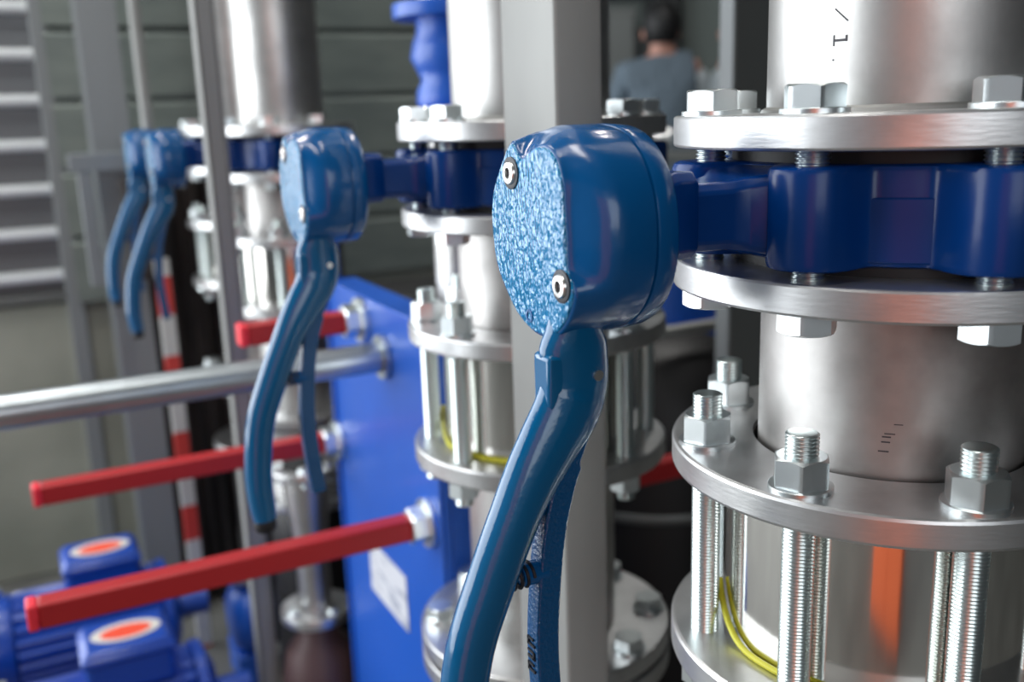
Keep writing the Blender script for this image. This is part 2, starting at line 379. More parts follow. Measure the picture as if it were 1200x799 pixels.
    for (uu, zz) in ((.0385, -.0315), (-.0145, -.0870)):
        b = MB().lathe([(.0062, .2572), (.0088, .2572), (.0088, .2584), (.0080, .2586), (.0062, .2586)], (0, -uu, zz), 'x', 36, True).build('recess_shade_ring', M['dark'], e)  # raised black ring stands in for the shade of a sunk screw hole
        s_ = MB().lathe([(.0001, .2555), (.0063, .2555), (.0063, .2590), (.0056, .2600), (.0032, .2602), (.0030, .2582), (.0001, .2582)], (0, -uu, zz), 'x', 36).build('socket_screw', M['screw'], e)
        h = MB(); hex_mb(h, .0026, 0, .0004, False); h.v = [(p[2] + .2583, p[0] - uu, p[1] + zz) for p in h.v]; h.build('hex_socket', M['dark'], s_)
    # lever
    lv = empty('lever', (0, 0, 0)); lv.parent = None; bpy.data.objects.remove(lv)
    path = catmull([(.243, 0, -.100), (.243, 0, -.122), (.2425, 0, -.142), (.2475, 0, -.158), (.2595, 0, -.176), (.2700, 0, -.192), (.2815, 0, -.213), (.2975, 0, -.248), (.3120, 0, -.285), (.3185, 0, -.322), (.3205, 0, -.355), (.3180, 0, -.390)], 6)
    m_ = len(path); rad = []; rb = []
    for i, p in enumerate(path):
        z = -p.z
        rv = .0145 if z < .118 else (.0205 if z < .16 else .0205 - (z - .16) / .05 * .0055 if z < .21 else max(.0115, .015 - (z - .21) * .012))
        if z > .386: rv *= .9
        rad.append(rv); rb.append(.0115 if z < .15 else max(.0100, .0125 - (z - .15) * .006))
    for _ in range(2): rad = [rad[max(i - 1, 0)] * .25 + rad[i] * .5 + rad[min(i + 1, m_ - 1)] * .25 for i in range(m_)]
    lev = MB().tube(path, rad, 28, rb, (0, 1, 0)).build('lever', M['blue_lever'], e, 60)
    MB().rings([[(.2500, y, z) for y, z in ((-.009, -.150), (.009, -.150), (.009, -.1270), (-.009, -.1270))], [(.2610, y, z) for y, z in ((-.009, -.155), (.009, -.155), (.009, -.1250), (-.009, -.1250))], [(.2635, y, z) for y, z in ((-.008, -.158), (.008, -.158), (.008, -.1262), (-.008, -.1262))]]).build('latch_tooth', M['blue_lever'], lev, 35, .0018)
    MB().lathe([(.0001, -.0124), (.0030, -.0124), (.0030, .0124), (.0001, .0124)], (.2345, 0, -.1385), 'y', 20).build('pivot_pin', M['screw'], lev)
    MB().lathe([(.0001, 0), (.0105, 0), (.0112, -.004), (.0112, -.012), (.0095, -.0145), (.0001, -.0150)], (.3180, 0, -.388), 'z', 24).build('end_cap', M['rubber'], lev)
    # squeeze trigger
    tp = catmull([(.236, 0, -.160), (.246, 0, -.182), (.2535, 0, -.200), (.2600, 0, -.225), (.2640, 0, -.255), (.2665, 0, -.290), (.2655, 0, -.325), (.2610, 0, -.372)], 5)
    def bar(p, t, hv, hu): nv = Vector((t.z, 0, -t.x)).normalized(); nv = -nv if nv.x < 0 else nv; return [p + nv * hv + Vector((0, hu, 0)), p + nv * hv - Vector((0, hu, 0)), p - nv * hv - Vector((0, hu, 0)), p - nv * hv + Vector((0, hu, 0))]
    TR = [bar(tp[i], tp[min(i + 1, len(tp) - 1)] - tp[max(0, i - 1)], .0070 if i > 6 else .005, .0068) for i in range(len(tp))]
    tr = MB().rings(TR).build('trigger', M['blue_trig'], e, 35, .0012)
    MB().lathe([(.0001, .2650), (.0072, .2650), (.0066, .2800), (.0001, .2800)], (0, 0, -.249), 'x', 20).build('spring_boss', M['blue_cast'], tr)
    mkb = MB()                                   # dark moulded characters on the trigger face
    for k, zc in enumerate((-.2935, -.3015, -.3095)):
        xx = .27355
        mkb.box((xx, -.0045, zc - .0008), (xx + .0009, .0035, zc + .0008))
        mkb.box((xx, -.0045 + .006 * (k % 2), zc - .0008), (xx + .0009, -.0030 + .006 * (k % 2), zc + .0040))
        mkb.box((xx, -.0045, zc + .0030), (xx + .0009, .0020, zc + .0043))
    mkb.build('moulded_characters', M['dark'], tr)
    sp_ = []
    for i in range(97):
        a = 2 * pi * 4.5 * i / 96; sp_.append((.274 + .018 * i / 96, .0068 * cos(a), -.249 + .0068 * sin(a)))
    MB().tube(sp_, .0010, 8).build('spring', M['dark'], e, 60)
    return e
M['blue_trig'] = mat('blue_trigger_paint', (0, .08, .24), 0, .24, ('noise', 420, .5, .0018), None, .3)

# ------------------------------------------------------------------ setting
def struct(o): o['kind'] = 'structure'; return o
UW = 2.60
struct(MB().box((-9, -5, -.1), (8, 11.5, 0)).build('floor', M['floor']))
struct(MB().box((-9, -5, 4.2), (8, 11.5, 4.3)).build('ceiling', M['ceil']))
wl = struct(place(MB().box((-1.25, -.16, 0), (1.0, 0, H0 - .488)).build('wall_back', M['concrete'], None, 35, .006), W(UW, 0, -H0)))
clad = MB()
for i in range(16):
    z = H0 - .486 + i * .19
    clad.add([(-1.25, -.15, z), (.37, -.15, z), (.37, .03, z), (-1.25, .03, z), (-1.25, -.15, z + .185), (.37, -.15, z + .185), (.37, .012, z + .185), (-1.25, .012, z + .185), (-1.25, .03, z + .165), (.37, .03, z + .165)],
             [(0, 3, 2, 1), (4, 5, 6, 7), (0, 1, 5, 4), (3, 8, 9, 2), (8, 7, 6, 9)])
clad.build('cladding', M['cladding'], wl, 30)
# lathe of the wall sits on its front face: local +y points towards the camera
sh = MB(); pz = H0 - .458
sh.box((.40, -.12, pz), (1.0, -.030, pz + 2.4))
for i in range(19): sh.box((.40, -.030, pz + .006 + i * .1215), (1.0, -.022, pz + .108 + i * .1215))
door = struct(place(sh.build('door_1', M['shutter'], None, 40), W(UW, 0, -H0)))
st_ = MB()
for i in range(19): st_.rings([[(x, -.030, pz + .034 + i * .1215 - .0), (x, .006, pz + .038 + i * .1215), (x, .012, pz + .050 + i * .1215), (x, .006, pz + .064 + i * .1215), (x, -.030, pz + .070 + i * .1215)] for x in (.40, 1.0)])
st_.build('slat_glints', M['strip'], door, 50)  # pale ridges, slat highlights put into their colour
MB().box((.355, -.1, 0), (.40, .02, 3.4)).build('door_frame', M['column'], door, 35, .003)
MB().box((.40, -.04, H0 - .475), (1.0, .02, H0 - .455)).build('door_sill', M['post_dark'], door, 35, .002)
struct(MB().box((-1.2, 9.0, 0), (8, 9.2, 4.2)).build('wall_far', M['hall_dark']))
struct(MB().box((4.6, -5, 0), (4.8, 9.0, 4.2)).build('wall_right', M['hall_dark']))

# steel column and its little parts
o = MB().box((-.045, -.05, 0), (.045, -.042, 3.9)).box((-.045, .042, 0), (.045, .05, 3.9)).box((-.004, -.045, 0), (.004, .045, 3.9)).box((-.075, -.075, 0), (.075, .075, .015)).build('steel_column', M['column'], None, 35, .0015)
tag(place(o, W(2.18, .270, -H0)), 'tall grey painted steel I-column between the ribbed shutter and the thin conduit', 'column')
o = MB().lathe([(.0001, 0), (.0135, 0), (.0135, 1.9), (.0001, 1.9)], n=20).build('conduit', M['post_tube'])
tag(place(o, W(2.0, .200, -.045)), 'thin vertical grey conduit right beside the steel column', 'conduit')
tray = empty('cable_tray', W(2.085, .275, -.07))
MB().box((-.10, -.03, -.028), (.10, .03, -.024)).box((-.10, .026, -.028), (.10, .03, .012)).box((-.10, -.03, -.028), (.10, -.026, .012)).build('tray_rail', M['column'], tray, 35, .001)
MB().box((.055, .000, -.30), (.085, .028, -.029)).build('bracket', M['column'], tray, 35, .002)
tag(tray, 'short horizontal grey cable tray with a hanging bracket in front of the steel column', 'cable tray')
jb = empty('junction_box', W(2.07, .232, -.232))
MB().box((-.036, -.035, -.13), (.036, .035, .11)).build('housing', M['brown'], jb, 35, .004)
MB().box((-.030, .0352, -.115), (.030, .039, .095)).build('lid', M['brown'], jb, 35, .002)
tag(jb, 'dull brown wall box behind the two farthest blue levers', 'box')
hp = MB().box((-.017, -.006, 0), (.017, .006, 1.0)).build('hazard_post', M['hazard'], None, 35, .002)
tag(place(hp, W(1.93, .214, -H0)), 'narrow upright board with red and white hazard bands behind the farthest levers', 'post')
bb = empty('equipment_cover', W(2.27, .085, -H0))
dm = MB(); k = 24; R = []
for i in range(k + 1):
    x = -.115 + .26 * i / k; y = .08 + .016 * sin(i * 1.9) + .01 * sin(i * .7)
    R.append([(x, -.12, 0), (x, y + .02, 0), (x, y, .6), (x, y - .01, 1.19), (x, -.12, 1.2)])
dm.rings(R).build('hanging_cloth', M['brown'], bb, 60)
MB().box((-.12, -.13, 1.18), (.15, .07, 1.205)).build('top_rail', M['post_dark'], bb, 35, .003)
tag(bb, 'dark brown hanging cover standing right of the red and white hazard board', 'cover')

# ------------------------------------------------------------------ posts of the rack
def hollow(w0, w1, h, t=.003):
    mb = MB(); rc = .0035
    def ring(x, y, r_, z):
        out = []
        for cx_, cy_, a0_ in ((x - r_, y - r_, 0), (-x + r_, y - r_, pi / 2), (-x + r_, -y + r_, pi), (x - r_, -y + r_, 1.5 * pi)):
            for j in range(5): a = a0_ + j * pi / 8; out.append((cx_ + r_ * cos(a), cy_ + r_ * sin(a), z))
        return out
    R = [ring(w0, w1, rc, 0), ring(w0, w1, rc, h), ring(w0 - t, w1 - t, rc * .6, h), ring(w0 - t, w1 - t, rc * .6, 0)]
    return mb.rings(R + [R[0]], False, False)
pp = empty('rack_post', W(.3025, .0825, -H0))
hollow(.0225, .0475, 3.2).build('square_tube', M['post_tube'], pp, 30)
MB().box((-.055, -.055, 0), (.055, .055, .012)).build('base_plate', M['post'], pp, 35, .002)
tag(pp, 'broad galvanised rectangular post standing between the two nearest columns', 'post')
p2 = empty('rack_post', W(.765, -.545, -H0))
MB().box((-.06, -.015, 0), (.062, -.011, 3.2)).box((.058, -.015, 0), (.062, .016, 3.2)).build('channel', M['column'], p2, 35, .001)
MB().box((-.06, .012, 0), (.058, .016, 3.2)).build('shaded_web', M['post_dark'], p2, 35, .001)  # darker than the channel: shade on this face put into its colour
MB().box((-.08, -.05, 0), (.08, .05, .01)).build('base_plate', M['post_dark'], p2, 35, .002)
tag(p2, 'grey channel post, front coloured darker for shade, just left of the nearest column pipe', 'post')
p3 = empty('rack_post', W(1.27, .186, -H0))
MB().box((-.017, -.019, 0), (.017, -.015, 3.2)).box((-.017, -.019, 0), (-.013, .019, 3.2)).build('angle_bar', M['post_tube'], p3, 35, .001)
MB().box((.0135, -.014, 0), (.017, .019, 3.2)).box((-.012, .0155, 0), (.012, .019, 3.2)).build('inner_strip', M['post_tube'], p3, 35, .001)
MB().box((-.02, -.022, 0), (.022, .022, .01)).build('base_plate', M['post'], p3, 35, .002)
tag(p3, 'slim galvanised post in front of the two farthest columns', 'post')

# ------------------------------------------------------------------ columns
proto = dict(up=upper_spool(), mid=middle_spool(), chk=check_valve(), low=lower_spool(), base=base_spool(), bfv=butterfly_valve(),
             hb=hex_bolt_proto(), hu=hex_bolt_under_proto(), st=stud_proto(Z3T, Z4T))
used = set()
def inst(key):
    if key not in used: used.add(key); return proto[key]
    return copy_tree(proto[key])
NAMES = ['nearest', 'second nearest', 'third', 'farthest']
REL = {-3: 'at the back left', -2: 'at the left', -1: 'at the front left', 0: 'at the front', 1: 'at the front right', 2: 'at the right', 3: 'at the back right', 4: 'at the back'}
def relname(ci, cxy, a):
    d = Vector((0, 0)) - cxy; ca = math.atan2(d.dot(V), d.dot(U)); r_ = math.degrees((a - ca + pi) % (2 * pi) - pi)
    # ordinal name of each bolt around the rim: eight 45-degree bins, turned so that none straddles
    b = math.floor(r_ / 45)
    return {-4: 'behind the pipe at left', -3: 'at the back left', -2: 'at the left', -1: 'just left of front', 0: 'just right of front', 1: 'at the right', 2: 'at the back right', 3: 'behind the pipe at right'}[b], r_
UCOL = [0.0, .4925, 1.55, 1.945]
for ci, uc in enumerate(UCOL):
    nm = NAMES[ci]; c2 = C1 + uc * U; base = W(uc, 0, 0)
    tag(place(inst('up'), base), 'large stainless pipe with a welded flange rising above the %s blue butterfly valve' % nm, 'pipe', None)
    tag(place(inst('bfv'), base), ['nearest and largest blue butterfly valve with pebbled head and lever, before the broad post',
        'blue butterfly valve with a bowed lever, second nearest, left of the broad post',
        'blue butterfly valve third in the row, small and blurred behind the slim post',
        'farthest blue butterfly valve, only its narrow head and lever showing at left'][ci], 'valve')
    tag(place(inst('mid'), base), 'short stainless pipe between two flanges under the %s blue butterfly valve' % nm, 'pipe')
    tag(place(inst('chk'), base), 'polished cylindrical check valve body inside the rods of the %s column' % nm, 'check valve')
    tag(place(inst('low'), base), 'flanged stainless pipe below the check valve of the %s column' % nm, 'pipe')
    tag(place(inst('base'), base), 'bottom flange and foot under the lower pipe of the %s column' % nm, 'pipe')
    for a in BOLTS:
        rn, r_ = relname(ci, c2, a)
        if ci == 0 and not (-158 < r_ < 80): continue
        if ci >= 2 and not (-150 < r_ < 60): continue
        if ci == 1 and abs(r_) > 158: continue
        x, y = ang_local(a); q = Matrix.Rotation(RZ, 3, 'Z') @ Vector((x * PCD, y * PCD, 0))
        tw = RZ + random.uniform(-.3, .3) if ci else RZ
        tag(place(inst('hb'), (base.x + q.x, base.y + q.y, H0 + Z1T), tw), 'hex bolt in top flange of the %s column, %s' % (nm, rn), 'bolt', 'bolts in the top flange of the %s column' % nm)
        tag(place(inst('hu'), (base.x + q.x, base.y + q.y, H0 + Z2B), tw), 'upturned hex bolt under the %s blue valve, %s' % (nm, rn), 'bolt', 'bolts under the %s blue valve' % nm)
        tag(place(inst('st'), (base.x + q.x, base.y + q.y, H0 + Z3T), tw), 'threaded rod with nuts on the %s column, %s' % (nm, rn), 'threaded rod', 'threaded rods of the %s column' % nm)
# lower flange bolts of the second column
def low_bolt(ci, aa, cnt=None):
    uc = UCOL[ci]; base = W(uc, 0, 0); c2 = C1 + uc * U
    for a in aa:
        rn, r_ = relname(ci, c2, a); x, y = ang_local(a); q = Matrix.Rotation(RZ, 3, 'Z') @ Vector((x * .125, y * .125, 0))
        tag(place(inst('hb'), (base.x + q.x, base.y + q.y, H0 + Z5T)), 'hex bolt on lowest flanges of %s column, %s' % (NAMES[ci], rn), 'bolt', 'bolts on the lowest flange pair of the %s column' % NAMES[ci])
low_bolt(1, [BOLTS[i] for i in (0, 1, 2, 3, 4, 5, 6, 7)])
low_bolt(2, BOLTS[1:3]); low_bolt(3, BOLTS[1:3])

# earth wire round the check valve of the nearest column
pts = []
for i in range(40):
    t = i / 39; a = math.radians(60 + 110 * t); r_ = .1065 + .0032
    z = -.3525 if t > .25 else -.3525 + .03 * (1 - t / .25) ** 2
    pts.append((r_ * sin(a), -r_ * cos(a), z))
wire = MB().tube(pts, .0022, 10).build('earth_wire', M['wire'], None, 60)
tag(place(wire, W(0, 0, 0)), 'yellow green earth wire curled round the foot of the nearest check valve', 'wire')
wire2 = wire.copy(); COL.objects.link(wire2); tag(place(wire2, W(UCOL[1], 0, 0)), 'yellow green earth wire round the foot of the second check valve', 'wire')

# markings stencilled on the nearest pipes
def pipe_mark(strokes, name, parent, rad, a_deg, zc):
    """strokes in (along circumference, height) pairs, metres"""
    mb = MB()
    for (s0, h0, s1, h1, w) in strokes:
        d = Vector((s1 - s0, h1 - h0)); nrm = Vector((-d.y, d.x)).normalized() * w / 2
        R = []
        for k_ in range(2):
            rr_ = rad + (.00005 if k_ == 0 else .0003)
            ring = []
            for (s, h) in ((s0 + nrm.x, h0 + nrm.y), (s1 + nrm.x, h1 + nrm.y), (s1 - nrm.x, h1 - nrm.y), (s0 - nrm.x, h0 - nrm.y)):
                a = math.radians(a_deg) + s / rad; ring.append((rr_ * sin(a), -rr_ * cos(a), zc + h))
            R.append(ring)
        mb.rings(R)
    return mb.build(name, M['ink'], parent)
upk = proto['up']
pipe_obj = [c for c in kids(upk) if c.name.startswith('pipe')][0]
midpipe = [c for c in kids(proto['mid']) if c.name.startswith('pipe')][0]
# 1 and slash, turned a quarter so they read down the pipe
pipe_mark([(-.0040, .0000, .0035, .0000, .0014), (-.0040, -.0030, -.0040, .0030, .0009), (.0035, -.0008, .0035, .0026, .0012),
           (-.0040, .0170, .0040, .0100, .0009), (-.0035, .0245, -.0035, .0265, .0012), (-.0045, -.0105, -.0035, -.0105, .0010)], 'stencilled_marking', pipe_obj, RP, 106.2, .034)
pipe_mark([(-.003, 0, .003, 0, .0006), (-.0042, -.0020, .0008, -.0020, .0008), (-.0045, -.0052, .0005, -.0052, .0008), (-.006, -.011, 0, -.011, .0008), (.002, .006, .007, .006, .0005)], 'stencilled_marking', midpipe, RP, 132.5, -.1905)

# ------------------------------------------------------------------ pipes and blue valve standing behind the second column
dv = empty('blue_check_valve', W(.86, -.080, 0))
MB().lathe([(.0001, .012), (.055, .012), (.058, .02), (.057, .035), (.050, .05), (.056, .064), (.064, .08), (.060, .10), (.054, .115), (.054, .132), (.0001, .132)], n=56).build('body', M['blue_gloss'], dv, 50)
MB().lathe(flange_prof(.086, .03, .132, .152), n=64, closed_prof=True).build('flange', M['blue_gloss'], dv)
MB().lathe(flange_prof(.075, .03, -.012, .012), n=64, closed_prof=True).build('flange', M['blue_gloss'], dv)
MB().lathe([(.0001, .152), (.05, .152), (.05, 1.4), (.0001, 1.4)], n=40).build('pipe', M['steel_pipe'], dv)
tag(dv, 'royal blue waisted check valve standing behind the second column pipe', 'valve')
for i, a in enumerate((2.0, 2.9)):
    e = inst('hu'); tag(place(e, tuple(W(.86, -.080, .132) + Vector((.071 * cos(a + RZ + 1.2), .071 * sin(a + RZ + 1.2), 0)))), 'small bolt under the upper flange of the royal blue check valve, ' + ('left one', 'right one')[i], 'bolt', 'bolts under the flange of the royal blue check valve')
    e.scale = (.55, .55, .55)
rp = empty('return_pipe', W(.86, -.080, 0))
MB().lathe([(.0001, -1.29), (.044, -1.29), (.044, -.0125), (.0001, -.0125)], n=48).build('pipe', M['steel_pipe'], rp)
MB().lathe(flange_prof(.075, .04, -.300, -.285), n=64, closed_prof=True).build('flange', M['flange'], rp)
tag(rp, 'shaded grey steel pipe running down behind the second column', 'pipe')

# ------------------------------------------------------------------ blue frame plate, red rods, label
bp_ = empty('blue_frame_plate', W(.885, .06, -H0))
pb = MB()
pb.add([(-.01, .240, 0), (0, .240, 0), (0, -.225, 0), (-.01, -.225, 0), (-.01, .240, H0 - .256), (0, .240, H0 - .256), (0, -.225, H0 - .256), (-.01, -.225, H0 - .256)],
       [(0, 3, 2, 1), (4, 5, 6, 7), (0, 1, 5, 4), (1, 2, 6, 5), (2, 3, 7, 6), (3, 0, 4, 7)])
pb.box((-.05, -.225, H0 - .268), (-.01, .240, H0 - .256)).box((-.05, .232, 0), (-.01, .240, H0 - .268))
pb.build('plate', M['blue_gloss'], bp_, 35, .002)
MB().box((0, .230, .02), (.006, .238, H0 - .28)).box((0, -.222, .02), (.006, -.214, H0 - .27)).build('edge_lip', M['blue_gloss'], bp_, 35, .002)
tag(bp_, 'tall royal blue steel plate that the red rods pass through', 'plate')
lb = MB().box((.0, -.083, -.045), (.0012, .083, .045)).build('label_sheet', M['label'])
tag(place(lb, W(.890, .0604, -.704)), 'white paper label stuck on the lower part of the blue plate', 'label')
# shift: faint printed lines
for k_ in range(5):
    pass
def red_rod(u, z, vend, vin, label, glabel):
    e = empty('red_rod', W(u, .06, z)); L1 = vend - .06; h = .0152
    MB().box((.030, -h, -h), (L1 - .012, h, h)).build('sleeve', M['red'], e, 35, .003)
    MB().box((L1 - .012, -h * 1.03, -h * 1.03), (L1, h * 1.03, h * 1.03)).build('end_cap', M['red_cap'], e, 35, .003)
    nt_ = MB(); hex_mb(nt_, .0225, 0, .022, True, False, 0, .2); nt_.v = [(p[2] + .009, p[0], p[1]) for p in nt_.v]; nt_.build('nut', M['zinc'], e, 28)
    MB().lathe([(.010, .0005), (.034, .0005), (.034, .008), (.033, .009), (.010, .009)], ax='x', n=40, closed_prof=True).build('washer', M['zinc'], e)
    hx = MB().lathe([(.0001, .020), (.0135, .020), (.0135, .040), (.0001, .040)], ax='x', n=24); hx.build('threaded_end', M['zinc'], e)
    if vin:
        MB().lathe([(.0001, -.0105), (.020, -.0105), (.020, -.048), (.0001, -.048)], ax='x', n=32).build('coupling', M['zinc'], e)
        MB().box((-vin, -h, -h), (-.048, h, h)).build('inner_sleeve', M['red'], e, 35, .003)
    tag(e, label, 'rod'); return e
red_rod(.70, -.531, .550, .43, 'lowest red square rod, end cap above the blue motors and running behind the second column', '')
red_rod(1.10, -.530, .534, 0, 'middle red square rod passing behind the curved lever of the second valve', '')
red_rod(.93, -.292, .244, 0, 'short topmost red rod right behind the lever of the second valve', '')
rl = empty('conduit_rail', W(.84, .06, -.330))
MB().lathe([(.0001, .002), (.0215, .002), (.0215, .82), (.0001, .80)], ax='x', n=36).build('tube', M['pipe_grey'], rl)
MB().lathe([(.010, .001), (.032, .001), (.032, .009), (.010, .009)], ax='x', n=36, closed_prof=True).build('wall_flange', M['pipe_grey'], rl)
tag(rl, 'horizontal galvanised pipe crossing the left side and ending at the blue plate', 'pipe')

# small drain column with brown pump body
dc = empty('pump_discharge', W(1.22, .095, 0))
MB().lathe(flange_prof(.062, .02, -.622, -.606), n=56, closed_prof=True).build('flange', M['flange'], dc)
MB().lathe([(.0001, -.606), (.04, -.606), (.04, -.600), (.0001, -.600)], n=30).build('gasket', M['rubber'], dc)
MB().lathe([(.0001, -.622), (.042, -.622), (.042, -.660), (.036, -.70), (.030, -.76), (.030, -.885), (.0001, -.885)], n=48).build('reducer', M['steel_pipe'], dc, 50)
MB().lathe(flange_prof(.066, .02, -.905, -.885), n=56, closed_prof=True).build('flange', M['flange'], dc)
MB().lathe([(.0001, -.905), (.035, -.905), (.038, -.94), (.062, -.97), (.075, -1.03), (.075, -1.12), (.05, -1.16), (.06, -1.2985), (.0001, -1.2985)], n=56).build('pump_body', M['brown_cast'], dc, 50)
tag(dc, 'slim stainless reducer pipe with two small flanges on a brown pump body', 'pump')
def dbolt(da, z, lab):
    e = inst('hb'); x, y = .048 * cos(da), .048 * sin(da); w = W(1.22, .095, z); place(e, (w.x + x, w.y + y, w.z)); e.scale = (.6, .6, .6)
    tag(e, lab, 'bolt', 'small bolts on the slim pump pipe')
dbolt(3.6, -.606, 'small zinc bolt at the left of the upper flange on the slim pump pipe')
dbolt(4.9, -.606, 'small zinc bolt at the front of the upper flange on the slim pump pipe')
dbolt(6.0, -.606, 'small zinc bolt at the right of the upper flange on the slim pump pipe')
dbolt(3.9, -.885, 'small zinc bolt at the left of the lower flange on the slim pump pipe')
dbolt(5.6, -.885, 'small zinc bolt at the right of the lower flange on the slim pump pipe')

# ------------------------------------------------------------------ motors at lower left
def motor():
    e = empty('electric_motor', (0, 0, 0)); zc = .235; r = .098       # local z from the floor
    pr = [(0.0001, .20)]
    n = 96; R = []
    for x in (-.12, -.115, .17, .175):
        R.append([(x, (r - (.006 if x in (-.12, .175) else 0) + (.009 if (i // 2) % 2 and x in (-.115, .17) else 0)) * cos(2 * pi * i / n), zc + (r + (.009 if (i // 2) % 2 and x in (-.115, .17) else 0)) * sin(2 * pi * i / n)) for i in range(n)])
    MB().rings(R).build('ribbed_body', M['blue_motor'], e, 30)
    MB().lathe([(.0001, .175), (.106, .175), (.108, .185), (.106, .25), (.09, .268), (.0001, .272)], (0, 0, zc), 'x', 48).build('fan_cowl', M['blue_motor'], e)
    MB().lathe([(.0001, -.12), (.112, -.12), (.112, -.138), (.07, -.155), (.03, -.16), (.03, -.22), (.0001, -.22)], (0, 0, zc), 'x', 48).build('end_bell', M['blue_motor'], e)
    tb = MB().box((-.085, -.062, zc + .09), (.065, .062, zc + .176)).build('terminal_box', M['blue_motor'], e, 35, .012, 3)
    MB().box((-.089, -.066, zc + .150), (.069, .066, zc + .166)).build('box_lid', M['blue_motor'], tb, 35, .006, 3)
    MB().lathe([(.0001, 0), (1, 0), (1, .001), (.0001, .001)], n=40).build('sticker', M['sticker_white'], tb)
    s = kids(tb)[-1]
    for c in kids(tb):
        if c.name.startswith('sticker'):
            c.scale = (.060, .035, 1); c.location = (-.012, 0, zc + .1765); s = c
    q = MB().lathe([(.0001, .001), (.72, .001), (.72, .0018), (.0001, .0018)], n=36).build('red_print', M['sticker_red'], tb); q.scale = (.060, .032, 1); q.location = (-.012, .002, zc + .1765)
    MB().box((-.09, -.09, 0), (.15, -.06, .16)).box((-.09, .06, 0), (.15, .09, .16)).build('foot', M['blue_motor'], e, 35, .006)
    MB().lathe([(.0001, 0), (.012, 0), (.012, .02), (.0001, .02)], (.20, -.02, zc + .104), 'z', 18).build('eye_bolt', M['zinc'], e)
    return e
m1 = motor(); tag(place(m1, W(1.72, .445, -H0)), 'farther blue electric motor, its terminal box with a red oval sticker against the concrete', 'motor', 'blue motors at lower left')
m2 = copy_tree(m1); tag(place(m2, W(1.31, .435, -H0)), 'nearer blue electric motor, its terminal box at the bottom edge under the lowest red rod', 'motor', 'blue motors at lower left')
# blue pump casings the motors drive
def casing():
    e = empty('pump_casing', (0, 0, 0))
    MB().lathe([(.0001, -.06), (.08, -.06), (.112, -.04), (.125, 0), (.112, .04), (.08, .06), (.0001, .06)], (0, 0, .21), 'x', 48).build('volute', M['blue_gloss'], e, 50)
    MB().lathe([(.0001, .21), (.045, .21), (.042, .35), (.0001, .35)], n=32).build('outlet', M['blue_gloss'], e)
    MB().lathe(flange_prof(.07, .02, .35, .372), n=48, closed_prof=True).build('outlet_flange', M['flange'], e)
    MB().box((-.06, -.09, 0), (.06, .09, .11)).build('foot', M['blue_gloss'], e, 35, .006)
    return e
c1_ = casing(); tag(place(c1_, W(1.75, .130, -H0)), 'blue pump casing with a pale flange, coupled to the farther motor', 'pump')
c1_.scale = (.72, .72, .72)

# ------------------------------------------------------------------ dark machinery behind, right of the broad post
dr = empty('black_vessel', W(1.05, -.55, -H0))
MB().lathe([(.0001, .05), (.17, .05), (.20, .09), (.205, .2), (.205, .72), (.19, .80), (.15, .86), (.08, .885), (.0001, .89)], n=64).build('shell', M['drum'], dr, 50)
MB().lathe([(.2055, .58), (.2085, .585), (.2085, .595), (.2055, .60)], n=64, closed_prof=True).build('band', M['post_dark'], dr)
for a in (0, 2.1, 4.2): MB().box((.15 * cos(a) - .015, .15 * sin(a) - .015, 0), (.15 * cos(a) + .015, .15 * sin(a) + .015, .12)).build('leg', M['drum'], dr)
tag(dr, 'black cylindrical vessel in the shade between the two nearest columns', 'vessel')
d2 = MB().box((-.12, -.12, .02), (.12, .12, 1.0)).box((-.125, -.125, 0), (.125, .125, .02)).build('added_dark_block', M['drum'], None, 35, .01)  # black block added to give the dark behind the second column
tag(place(d2, W(1.18, -.20, -H0)), 'low black block added to darken the gap behind the second column', 'cabinet')
bh = empty('blue_pump_head', W(1.5, -.86, -H0))
MB().lathe([(.0001, 0), (.16, 0), (.17, .05), (.17, .90), (.15, .98), (.0001, 1.0)], n=56).build('casing', M['blue_gloss'], bh, 50)
MB().lathe(flange_prof(.19, .1, .78, .81), n=56, closed_prof=True).build('rim', M['blue_gloss'], bh)
tag(bh, 'bright blue round pump housing seen in the gap under the nearest valve', 'pump')
gr = MB().box((-.19, -.012, -.006), (.13, .012, .010)).box((-.19, -.012, -.03), (-.18, .012, -.006)).box((.12, -.012, -.03), (.13, .012, -.006)).build('grey_rail', M['post'], None, 35, .002)
tag(place(gr, W(.93, -.50, -.386)), 'short pale grey rail lying across the black vessel', 'rail')
# distant hall furniture and the worker's bench
def cabinet(name, x0, x1, y0, y1, h, m, lab):
    e = empty(name, ((x0 + x1) / 2, (y0 + y1) / 2, 0), 0); a, b = (x1 - x0) / 2, (y1 - y0) / 2
    MB().box((-a, -b, .05), (a, b, h)).build('housing', m, e, 35, .01)
    MB().box((-a + .02, -b - .018, .1), (a - .02, -b, h - .05)).build('door', m, e, 35, .006)
    MB().box((a - .08, -b - .04, h * .5), (a - .06, -b - .018, h * .5 + .14)).build('handle', M['post_dark'], e, 35, .004)
    MB().box((-a + .03, -b + .03, 0), (a - .03, b - .03, .05)).build('plinth', M['post_dark'], e)
    return tag(e, lab, 'cabinet')
cabinet('control_cabinet', 1.06, 1.42, 6.0, 6.5, 2.5, M['cabinet'], 'tall grey green cabinet in front of which the worker reaches')
cabinet('equipment_cabinet', .90, 1.055, 5.9, 6.5, 2.6, M['black_panel'], 'narrow black cabinet directly behind the worker')
cabinet('tool_cabinet', .45, .88, 6.6, 7.1, 1.95, M['hall_locker'] if 'hall_locker' in M else M['post_dark'], 'dark grey cabinet left of the worker under the pale far beam')
fb = MB().box((-.1, 8.7, 1.98), (2.6, 8.95, 2.2)).build('wall_beam', M['cabinet'])
place(fb, (0, 0, 0), 0); tag(fb, 'pale horizontal beam along the far hall wall above the worker', 'beam')
